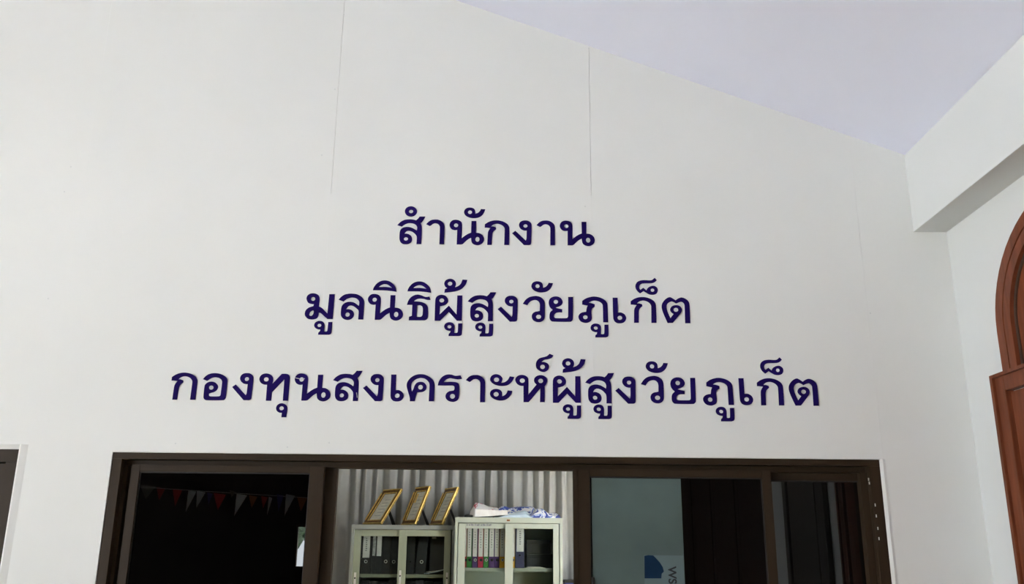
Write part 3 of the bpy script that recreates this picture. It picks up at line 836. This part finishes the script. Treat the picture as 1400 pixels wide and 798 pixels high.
# cabinets ----------------------------------------------------------------
def cabinet(label, x0, x1, zt, Y, top_h, doors, shelf_z, mbody, mdoor, handles, dep=0.42):
    c_ = empty('steel_cabinet', ((x0 + x1) / 2, Y + dep / 2, 0))
    tag(c_, label, 'cabinet', 'sliding door steel cabinets against the curtain')
    t = .022
    for nm, p_, q_ in (('side_panel', (x0, Y, 0), (x0 + t, Y + dep, zt)), ('side_panel', (x1 - t, Y, 0), (x1, Y + dep, zt)), ('top_panel', (x0 + t, Y, zt - top_h), (x1 - t, Y + dep, zt)),
                       ('back_panel', (x0 + t, Y + dep - .01, .07), (x1 - t, Y + dep, zt - top_h)), ('plinth', (x0 + t, Y, 0), (x1 - t, Y + dep, .07))):
        bx(p_, q_).build(nm, mbody, c_, bevel=.002)
    for z in (shelf_z, shelf_z - .36, shelf_z - .72, shelf_z - 1.08):
        if z > .1:
            bx((x0 + t, Y + .075, z - .028), (x1 - t, Y + dep - .012, z)).build('shelf', mdoor, c_, bevel=.003)
    for (dx0, dx1, gx0, gx1, gz1, dY), hs in zip(doors, handles):
        d_ = MB()
        z1, z0, zb = zt - top_h - .004, .075, .17
        d_.box((dx0, dY, z0), (gx0, dY + .02, z1)).box((gx1, dY, z0), (dx1, dY + .02, z1)).box((gx0, dY, gz1), (gx1, dY + .02, z1)).box((gx0, dY, z0), (gx1, dY + .02, zb))
        dd = d_.build('door', mdoor, c_, bevel=.002)
        bx((gx0 - .003, dY + .012, zb - .003), (gx1 + .003, dY + .016, gz1 + .003)).build('glass', M['clear'], dd)
        for hx, hz in hs:
            h = MB().box((hx - .009, dY - .003, hz - .075), (hx + .009, dY + .002, hz + .045))
            h.box((hx - .009, dY - .007, hz + .028), (hx + .009, dY, hz + .036)).box((hx - .009, dY - .007, hz - .038), (hx + .009, dY, hz - .03))
            h.build('handle', M['chrome'], dd, bevel=.001)
            k = MB().tube([(hx, dY - .006, hz), (hx, dY, hz)], .007, 10)
            k.build('lock', M['black'], dd)
    return c_


YL, YR = 6.80, 6.66
X = lambda px, py, Y: at(px, py, Y).x
Z = lambda px, py, Y: at(px, py, Y).z
# left cabinet
La, Lb, Lzt = mid(481.6, 475.5, 718, 798, YL), X(621.8, 740, YL), Z(550, 717.3, YL)
Lsh = Z(520, 784.3, YL + .08)
ldoors = [(mid(484.6, 479, 724, 798, YL + .03), X(548, 760, YL), mid(494, 490.3, 733, 785, YL + .03), X(546, 760, YL), Z(520, 732.6, YL + .03), YL + .032),
          (X(544.2, 760, YL), X(615.8, 750, YL), mid(556, 554, 733, 785, YL), X(607.2, 750, YL), Z(580, 732.8, YL), YL + .006)]
cabL = cabinet('olive grey steel cabinet on the left, framed certificates on top', La, Lb, Lzt, YL, .036, ldoors, Lsh, M['olivet'], M['olive'],
               [[(X(484.3, 790, YL), Z(484, 790, YL))], [(X(546.8, 787, YL), Z(546, 787, YL)), (X(611, 790, YL), Z(611, 790, YL))]])
# right cabinet
Ra, Rb, Rzt = mid(622.3, 620, 708, 798, YR), mid(767.8, 770.6, 711, 798, YR), Z(695, 707.2, YR)
Rsh = Z(660, 775.8, YR + .08)
rdoors = [(X(626.6, 740, YR + .03), X(694, 740, YR), mid(637.2, 634.4, 723, 775, YR + .03), X(692, 740, YR), Z(665, 722.2, YR + .03), YR + .032),
          (X(690.5, 740, YR), X(764.3, 740, YR), mid(701.8, 701.2, 723, 790, YR), X(756.3, 740, YR), Z(730, 722.4, YR), YR + .006)]
cabR = cabinet('pale grey green steel cabinet on the right, plastic bags piled on top', Ra, Rb, Rzt, YR, .044, rdoors, Rsh, M['steel'], M['steel'], [[], []])
p = at(695, 711, YR)
bx((p.x - .013, YR - .0015, p.z - .007), (p.x + .013, YR + .001, p.z + .007)).build('rust_mark', M['rust'], cabR, bevel=.001)['label'] = 'small brown rust mark'
p0, p1 = at(637, 719.4, YR + .03), at(674, 715.2, YR + .03)
lab = bx((p0.x, YR + .0305, p0.z), (p1.x, YR + .033, p1.z)).build('label_strip', M['steel'], cabR)
mk = MB()
for k in range(13):
    xx = p0.x + .006 + k * (p1.x - p0.x - .012) / 13
    mk.box((xx, YR + .0298, p0.z + .006), (xx + .009 + .004 * (k % 3), YR + .0305, p1.z - .004 - .004 * (k % 2)))
mk.build('strip_print', M['print_'], lab)


def binder(name, label, cat, px0, px1, py_top, Y, shelf_z, m, lab_px=None, lab_y=None, ring=None, lean=0, dep=.26, group='', ringm='chrome', labm='paper', lines=True):
    """a lever arch file: board spine and covers, label, finger ring"""
    x0, x1 = X(px0, py_top + 20, Y), X(px1, py_top + 20, Y)
    h = Z((px0 + px1) / 2, py_top, Y) - shelf_z
    cx_ = (x0 + x1) / 2
    r_ = empty(name, (cx_, Y + dep / 2, shelf_z))
    tag(r_, label, cat, group)
    wv = x1 - x0
    b = MB().box((x0, Y, shelf_z), (x1, Y + .004, shelf_z + h)).box((x0, Y + .004, shelf_z), (x0 + .004, Y + dep, shelf_z + h)).box((x1 - .004, Y + .004, shelf_z), (x1, Y + dep, shelf_z + h))
    b.build('cover', m, r_, bevel=.0015)
    bx((x0 + .006, Y + .02, shelf_z + .008), (x1 - .006, Y + dep - .01, shelf_z + h - .012)).build('sheets', M['paper'], r_)
    if lab_px:
        la, lb = X(lab_px[0], 745, Y), X(lab_px[1], 745, Y)
        z1, z0 = Z(px0, lab_y[0], Y), Z(px0, lab_y[1], Y)
        lo = bx((la, Y - .0015, z0), (lb, Y, z1)).build('spine_label', M[labm], r_)
        if lines:
            t = MB()
            wl = (lb - la)
            nL = 7
            for k in range(nL):
                zz = z1 - (z1 - z0) * (0.12 + .62 * k / nL)
                t.box((la + wl * .38, Y - .002, zz - .009), (la + wl * (.56 + .06 * (k % 2)), Y - .0015, zz))
            t.build('label_print', M['print_'], lo)
    if ring:
        q = at(ring[0], ring[1], Y)
        MB().ringtube((q.x, Y - .001, q.z), (1, 0, 0), (0, 0, 1), .0115 if wv > .05 else .009, .0032).build('finger_ring', M[ringm], r_)
        MB().tube([(q.x, Y - .0008, q.z), (q.x, Y + .001, q.z)], .0085 if wv > .05 else .006, 10).build('finger_hole', M['black'], r_)
    if lean:
        r_.rotation_euler = (0, lean, 0)
    return r_


gL, gR = 'lever arch files on the left cabinet shelf', 'lever arch files on the right cabinet shelf'
bl = YL + .095
binder('lever_arch_file', 'black file with wide white label, first on left cabinet shelf', 'file', 493.4, 507.8, 728, bl, Lsh, M['binder'], (496.5, 505.8), (731.5, 762), (500.2, 767.2), group=gL)
binder('lever_arch_file', 'slim black file with narrow grey label, second on left cabinet shelf', 'file', 508.4, 514.6, 728, bl, Lsh, M['binder'], (509.8, 513.7), (731.5, 759.5), None, group=gL, labm='greyp', lines=False)
binder('lever_arch_file', 'black file with bright narrow white label, third on left cabinet shelf', 'file', 514.8, 523.2, 728, bl, Lsh, M['binder'], (515.5, 521.8), (731.5, 759.8), None, group=gL, lines=False)
binder('lever_arch_file', 'black unlabelled file with bright ring, beside the white labelled files', 'file', 523.6, 534.6, 728, bl, Lsh, M['binder'], None, None, (527.4, 767.2), group=gL)
binder('lever_arch_file', 'black unlabelled file half hidden by the centre door edge', 'file', 535.0, 545.0, 728, bl, Lsh, M['binder'], None, None, (538.3, 767.6), group=gL)
binder('lever_arch_file', 'black file just right of the left cabinet centre stile', 'file', 554.5, 567.5, 728, bl, Lsh, M['binder'], None, None, (561.2, 767.6), group=gL, ringm='binder')
bn = binder('lever_arch_file', 'black file leaning right with shiny ring, behind right glass of left cabinet', 'file', 568.6, 581.8, 728.5, bl, Lsh, M['binder'], None, None, (575.2, 767.6), lean=.075, group=gL)
bxf = empty('box_file', (X(597, 750, bl), bl + .13, Lsh))
tag(bxf, 'wide dark grey box file at right end of left cabinet shelf', 'file')
a, b = X(587.5, 750, bl), X(608.5, 750, bl)
zt_ = Z(597, 728, bl)
bx((a, bl + .03, Lsh), (b, bl + .29, zt_)).build('case', M['boxgrey'], bxf, bevel=.003)
bx((a + .012, bl + .028, zt_ - .05), (a + .05, bl + .03, zt_ - .035)).build('clasp', M['chrome'], bxf)
# papers lying in front of the box file
for k, (m, dz, nm) in enumerate((('ltblue', 0, 'pale blue folded paper lying in front of the box file'), ('paper', .013, 'white curled paper lying on the pale blue paper'))):
    a, b = X(580 + 3 * k, 780, YL + .085), X(607.5, 780, YL + .085)
    g = MB()
    n = 8
    up = lambda s: Lsh + dz + .004 + .034 * s ** 1.6 * (1 - .35 * k)
    g.loft([[(a + (b - a) * s, YL + .082, up(s)), (a + (b - a) * s, YL + .082 + .03, up(s)), (a + (b - a) * s, YL + .082 + .03, up(s) + .006), (a + (b - a) * s, YL + .082, up(s) + .006)] for s in [i / n for i in range(n + 1)]])
    tag(g.build('paper_sheet', M[m]), nm, 'paper')
# dark files on the shelf below
for k in range(9):
    px0 = 493 + k * 12.4
    binder('lever_arch_file', 'dark file on the lower shelf of the left cabinet', 'file', px0, px0 + 11.4, 793 + (k % 3), bl, Lsh - .36, M['binder'], group='dark files on the lower left shelf')

br = YR + .09
spec = [('red', 634.0, 638.2, 'red file with white label, leftmost in right cabinet'),
        ('green', 638.6, 645.0, 'green file with white label beside the leftmost red file'),
        ('purple', 646.2, 652.8, 'purple file between the first green and the crimson file'),
        ('pink', 653.8, 660.8, 'crimson file with white label between purple and green files'),
        ('green', 661.4, 667.8, 'green file with white label right of the crimson file'),
        ('purple', 668.6, 675.8, 'purple file with grey label right of the second green file'),
        ('purple', 676.2, 682.6, 'purple file with grey label beside the first yellow file'),
        ('yellow', 683.2, 690.2, 'yellow file with white label left of the right cabinet centre stile'),
        ('yellow', 697.6, 704.2, 'yellow file partly hidden behind the right cabinet centre stile')]
for k, (m, a, b, labl) in enumerate(spec):
    binder('lever_arch_file', labl, 'file', a, b, 721, br, Rsh, M[m], (a + .5, b - .5), (722, 760.5), ((a + b) / 2 + .3, 765.2), group=gR, ringm='chrome' if k in (2, 4, 7) else 'binder', lines=k > 0)
binder('lever_arch_file', 'wide navy file with white label, right of the centre stile', 'file', 705.0, 717.0, 720, br - .01, Rsh, M['navyb'], (706.4, 716.0), (721.5, 753.8), (710.5, 759.0), group=gR, ringm='navyb', lines=True)
# dark boxes and papers
for k, (z0, z1, nm) in enumerate(((0, .115, 'dark grey box lower of two behind the right cabinet glass'), (.116, .23, 'dark grey box upper of two behind the right cabinet glass'))):
    t = empty('storage_box', (X(738, 760, br + .2), br + .22, Rsh + z0))
    tag(t, nm, 'box')
    a, b = X(720.5, 750, br + .1), X(755 - 2 * k, 750, br + .1)
    bx((a, br + .1, Rsh + z0), (b, br + .31, Rsh + z1 - .02)).build('base', M['binder'], t, bevel=.003)
    bx((a - .003, br + .098, Rsh + z1 - .03), (b + .003, br + .312, Rsh + z1 - .001)).build('lid', M['binder'], t, bevel=.003)
a, b = X(719, 773, br), X(746, 773, br)
for k in range(3):
    tag(bx((a + .008 * k, br + .01, Rsh + .004 * k), (b - .02 * k, br + .09, Rsh + .004 * k + .0035)).build('paper_sheet', M['cert']),
        ('lowest', 'middle', 'uppermost')[k] + ' beige sheet in front of the dark boxes', 'paper')


# framed certificates ---------------------------------------------------
def frame_obj(label, pbl, yaw, lean, w_=.25, h_=.35, yoff=.0, seal=False):
    base = at(pbl[0], pbl[1], YL + yoff)
    r_ = empty('picture_frame', (base.x, base.y, Lzt))
    tag(r_, label, 'picture frame', 'framed certificates on the left cabinet')
    u = Vector((math.cos(yaw), -math.sin(yaw), 0))          # along the bottom edge
    nh = Vector((math.sin(yaw), math.cos(yaw), 0))           # away from the viewer
    v = nh * math.sin(lean) + Vector((0, 0, math.cos(lean)))
    n = u.cross(v)                                          # back to front or front to back
    if n.dot(nh) > 0:
        n = -n                                              # n faces the viewer
    O = Vector((base.x, base.y, Lzt + .004))

    def slab(b, u0, u1, v0, v1, d0, d1):
        P = lambda a, c, d: O + u * a + v * c + n * d
        b.hexa([P(u0, v0, d0), P(u1, v0, d0), P(u1, v1, d0), P(u0, v1, d0)], [P(u0, v0, d1), P(u1, v0, d1), P(u1, v1, d1), P(u0, v1, d1)])
        return b
    B = .042
    for (a0, a1, c0, c1, nm) in ((0, w_, 0, B, 'bottom_rail'), (0, w_, h_ - B, h_, 'top_rail'), (0, B, B, h_ - B, 'side_rail'), (w_ - B, w_, B, h_ - B, 'side_rail')):
        ro = slab(MB(), a0, a1, c0, c1, 0, .014).build(nm, M['golddk'], r_, bevel=.002)
        e = MB()
        hor = (a1 - a0) > (c1 - c0)
        if hor:
            cc = (c0, c0 + .007) if c0 == 0 else (c1 - .007, c1)
            slab(e, a0, a1, cc[0], cc[1], .0, .022)
            cc = (c1 - .007, c1) if c0 == 0 else (c0, c0 + .007)
            slab(e, B - .004, w_ - B + .004, cc[0], cc[1], .008, .017)
        else:
            cc = (a0, a0 + .008) if a0 == 0 else (a1 - .008, a1)
            slab(e, cc[0], cc[1], 0 if a0 else c0, h_ if a0 else c1, .0, .022)
            cc = (a1 - .008, a1) if a0 == 0 else (a0, a0 + .008)
            slab(e, cc[0], cc[1], c0, c1, .008, .017)
        e.build('gilt_edge', M['gold'], ro, bevel=.0015)
    ce = slab(MB(), B, w_ - B, B, h_ - B, .002, .005).build('certificate', M['cert'], r_)
    pr = MB()
    for k in range(6):
        vv = B + .05 + k * .034
        slab(pr, B + .035 + .012 * (k % 2), w_ - B - .035 - .012 * ((k + 1) % 2), vv, vv + .005, .005, .0055)
    pr.build('certificate_print', M['greyp'], ce)
    if seal:
        sl = MB()
        slab(sl, B + .008, B + .04, h_ - B - .10, h_ - B - .015, .005, .007)
        sl.build('gold_seal', M['gold'], ce)
    st = MB()
    P = lambda a, c, d: O + u * a + v * c + n * d
    top = P(w_ * .5, h_ * .62, -.002)
    foot = Vector((top.x, top.y, 0)) + nh * .10
    foot.z = Lzt + .003
    for da in (-.02, .02):
        pass
    st.hexa([foot - u * .022, foot + u * .022, foot + u * .022 + nh * .004, foot - u * .022 + nh * .004],
            [top - u * .016, top + u * .016, top + u * .016 + nh * .004, top - u * .016 + nh * .004])
    st.build('easel_strut', M['binder'], r_)
    slab(MB(), .006, w_ - .006, .006, h_ - .006, -.004, .001).build('backing_board', M['binder'], r_)
    return r_


R_ = math.radians
frame_obj('gold framed certificate, leftmost of three on left cabinet', (497.5, 716), R_(42), R_(35), h_=.372, yoff=.22)
frame_obj('gold framed certificate with gilt seal, middle of three on left cabinet', (550.5, 716), R_(54), R_(22), yoff=.235, seal=True)
frame_obj('gold framed certificate, rightmost of three beside the taller cabinet', (589, 716), R_(59), R_(24.5), yoff=.245)


# things piled on the right cabinet ----------------------------------------
def crumple(name, label, cat, px0, px1, y0, y1, py_top, m, seed, amp=.012, base=None, nx=22, ny=8, prof=None):
    """crumpled plastic: a thick pillow with creases"""
    rn = random.Random(seed)
    xa, xb = X(px0, 700, y0), X(px1, 700, y0)
    zt0 = Rzt if base is None else base
    hh = Z((px0 + px1) / 2, py_top, y0) - zt0
    ph = [(rn.uniform(8, 60), rn.uniform(8, 60), rn.uniform(0, 6), rn.uniform(.3, 1)) for _ in range(7)]
    b = MB()
    rows = []
    for j in range(ny + 1):
        for i in range(nx + 1):
            s, t = i / nx, j / ny
            x, y = xa + (xb - xa) * s, y0 + (y1 - y0) * t
            e = (min(1, 6 * min(s, 1 - s)) ** .6) * (min(1, 4 * min(t, 1 - t) + .18) ** .6)
            hcur = hh * (prof(s) if prof else 1.0)
            z = zt0 + .004 + hcur * e + amp * e * sum(a * math.sin(fx * x + fy_ * y + p_) for fx, fy_, p_, a in ph) / 2.2
            z = max(z, zt0 + .006)
            b.v.append((x + .4 * amp * math.sin(40 * z + x * 30), y, z))
    n1 = nx + 1
    for j in range(ny):
        for i in range(nx):
            a = j * n1 + i
            b.f.append((a, a + 1, a + 1 + n1, a + n1))
    k0 = len(b.v)
    edge = [i for i in range(n1)] + [(j + 1) * n1 - 1 for j in range(1, ny + 1)] + [ny * n1 + i for i in reversed(range(nx))] + [j * n1 for j in reversed(range(1, ny))]
    for e_ in edge:
        vx = b.v[e_]
        b.v.append((vx[0], vx[1], zt0 + .001))
    ne = len(edge)
    for q in range(ne):
        b.f.append((edge[q], k0 + q, k0 + (q + 1) % ne, edge[(q + 1) % ne]))
    b.f.append(tuple(k0 + q for q in range(ne)))
    o = b.build(name, M[m])
    return tag(o, label, cat)


crumple('plastic_bag', 'white plastic bag printed red and blue at left of pile', 'bag', 641, 686, YR + .18, YR + .38, 688.5, 'bagA', 3, prof=lambda s: 1.05 - .3 * s)
crumple('plastic_bag', 'white and dark blue plastic bag along the back of pile', 'bag', 672, 742, YR + .22, YR + .39, 693.0, 'bagB', 8, amp=.014)
crumple('plastic_bag', 'blue and white printed plastic bag at right end of pile', 'bag', 724.5, 766.5, YR + .02, YR + .20, 697.5, 'bagB', 5, amp=.014, prof=lambda s: 1.15 - .75 * s)
crumple('plastic_sheet', 'pale blue folded plastic sheet in middle of pile', 'plastic sheet', 684, 726, YR + .01, YR + .19, 699.0, 'ltblue', 12, amp=.008, prof=lambda s: .45 + .75 * s)
# folded white board at the front left
xa, xb = X(649, 700, YR + .03), X(691, 700, YR + .03)
z1, z2 = Z(650, 695.5, YR + .03), Z(690, 700.0, YR + .03)
wb = MB()
xb += .02
wb.hexa([(xa, YR + .012, Rzt + .001), (xb, YR + .012, Rzt + .024), (xb, YR + .17, Rzt + .02), (xa, YR + .17, Rzt + .001)],
        [(xa + .004, YR + .02, z1), (xb, YR + .02, z1 - .012), (xb, YR + .17, z1 - .012), (xa + .004, YR + .165, z1)])
t = wb.build('folded_board', M['paper'], bevel=.003)
tag(t, 'white folded card wedge at front left of pile on right cabinet', 'card')
# small dark tape roll on the corner
q = at(640.5, 703.5, YR + .06)
tp = empty('tape_roll', (q.x, YR + .08, Rzt))
tag(tp, 'small dark tape roll at left front corner of right cabinet top', 'tape')
MB().ringtube((q.x, YR + .08, Rzt + .012), (1, 0, 0), (0, 1, 0), .026, .0115, 20, 8).build('tape', M['binder'], tp, smooth=True)
MB().ringtube((q.x, YR + .08, Rzt + .012), (1, 0, 0), (0, 1, 0), .0135, .003, 20, 6).build('core', M['greyp'], tp, smooth=True)

# blue drawer tower right of the cabinets
YD = 6.9
ta, tb, tzt = X(771.5, 795, YD), X(771.5, 795, YD) + .34, Z(778, 793.2, YD)
tw = empty('drawer_tower', ((ta + tb) / 2, YD + .2, 0))
tag(tw, 'blue plastic drawer tower with black top, right of cabinets', 'drawers')
bx((ta, YD, tzt - .02), (tb, YD + .3, tzt)).build('top', M['black'], tw, bevel=.003)
bx((ta + .005, YD + .02, 0.0), (tb - .005, YD + .29, tzt - .02)).build('carcass', M['blue'], tw)
for k in range(5):
    z1 = tzt - .026 - k * .26
    dr = bx((ta + .01, YD + .002, z1 - .25), (tb - .01, YD + .02, z1)).build('drawer', M['blue'], tw, bevel=.003)
    bx((ta + .062, YD - .002, z1 - .06), (ta + .14, YD + .002, z1 - .012)).build('drawer_label', M['paper'], dr)

# ---------------------------------------------------------------- bunting across the hall (mirrored in the left glass)
BY = -0.9
VY = 2 * (SY + .012) - BY                        # its mirror image stands at this depth
flags = [('f_grey', 191, 213, 664, 682, 0), ('f_red', 236, 249, 669, 692, 0), ('f_white', 257.5, 268.5, 671, 700, -1), ('f_white', 269, 281, 672, 694, -.6), ('f_red', 292, 309, 675, 697, 0),
         ('f_grey', 314, 322, 671, 680, 0), ('f_white', 323.5, 338, 676, 705, -1), ('f_orange', 340, 352, 678, 694, 0), ('f_red', 357, 366, 679, 695, 0), ('f_white', 367.5, 372.5, 680, 704, -1),
         ('f_blue', 378, 388, 676, 700, 0), ('f_white', 391, 403.5, 676.5, 705, -.9), ('f_orange', 406, 420, 680, 699, 0), ('f_red', 214, 226, 667, 684, 0), ('f_blue', 283, 291, 674, 690, 0)]
bt = empty('bunting', (at(300, 672, VY).x, BY, at(300, 672, VY).z))
tag(bt, 'string of coloured triangular flags mirrored in left window glass', 'bunting')
ends = [at(150, 659, VY), at(300, 673, VY), at(470, 680, VY)]
cord = []
for k in range(21):
    s = k / 20
    xx = ends[0].x - 2.0 + (ends[2].x - ends[0].x + 4.0) * s
    cord.append((xx, BY, at(300, 672.5, VY).z + (xx - at(300, 672, VY).x) * (at(420, 678, VY).z - at(200, 664, VY).z) / (at(420, 678, VY).x - at(200, 664, VY).x)))
MB().tube(cord, .003, 6).build('cord', M['f_white'], bt)
for m, a, b, t0, t1, sk in flags:
    pa, pb = at(a, t0, VY), at(b, t0, VY)
    tipx = (pa.x + pb.x) / 2 + sk * (pb.x - pa.x) * .5
    zt_ = pa.z
    zb_ = at((a + b) / 2, t1, VY).z
    MB().loft([[(pa.x, BY - .001, zt_ + .01), (pb.x, BY - .001, zt_ - .005), (tipx, BY - .001 + .01, zb_)], [(pa.x, BY + .001, zt_ + .01), (pb.x, BY + .001, zt_ - .005), (tipx, BY + .012, zb_)]]).build('flag', M[m], bt)

# shrubs outside the rear window of the hall (mirrored beside the left sash stile)
wr = struct(empty('window_3', ((wx0 + wx1) / 2, HALL_REAR - .05, wz0)), 'small rear window mirrored at right edge of left glass', 'window')
for a, b, c0, c1 in ((wx0, wx0 + .05, wz0, wz1), (wx1 - .05, wx1, wz0, wz1), (wx0 + .05, wx1 - .05, wz1 - .05, wz1), (wx0 + .05, wx1 - .05, wz0, wz0 + .05)):
    bx((a, HALL_REAR - .08, c0), (b, HALL_REAR - .02, c1)).build('frame_bar', M['alu'], wr)
bm = bmesh.new()
bmesh.ops.create_icosphere(bm, subdivisions=4, radius=1.0)
rn = random.Random(2)
for v in bm.verts:
    v.co *= 1 + .18 * math.sin(9 * v.co.x + 3 * v.co.z) * math.sin(8 * v.co.y + 2) + rn.uniform(-.06, .06)
me = bpy.data.meshes.new('shrub')
bm.to_mesh(me)
bm.free()
me.materials.append(M['leaf'])
o = bpy.data.objects.new('tree_crown', me)
COL.objects.link(o)
o.location = (-4.9, -10.5, 3.0)
o.scale = (1.6, 1.0, 1.2)
tag(o, 'green tree crown outside the rear window mirrored in glass', 'tree')
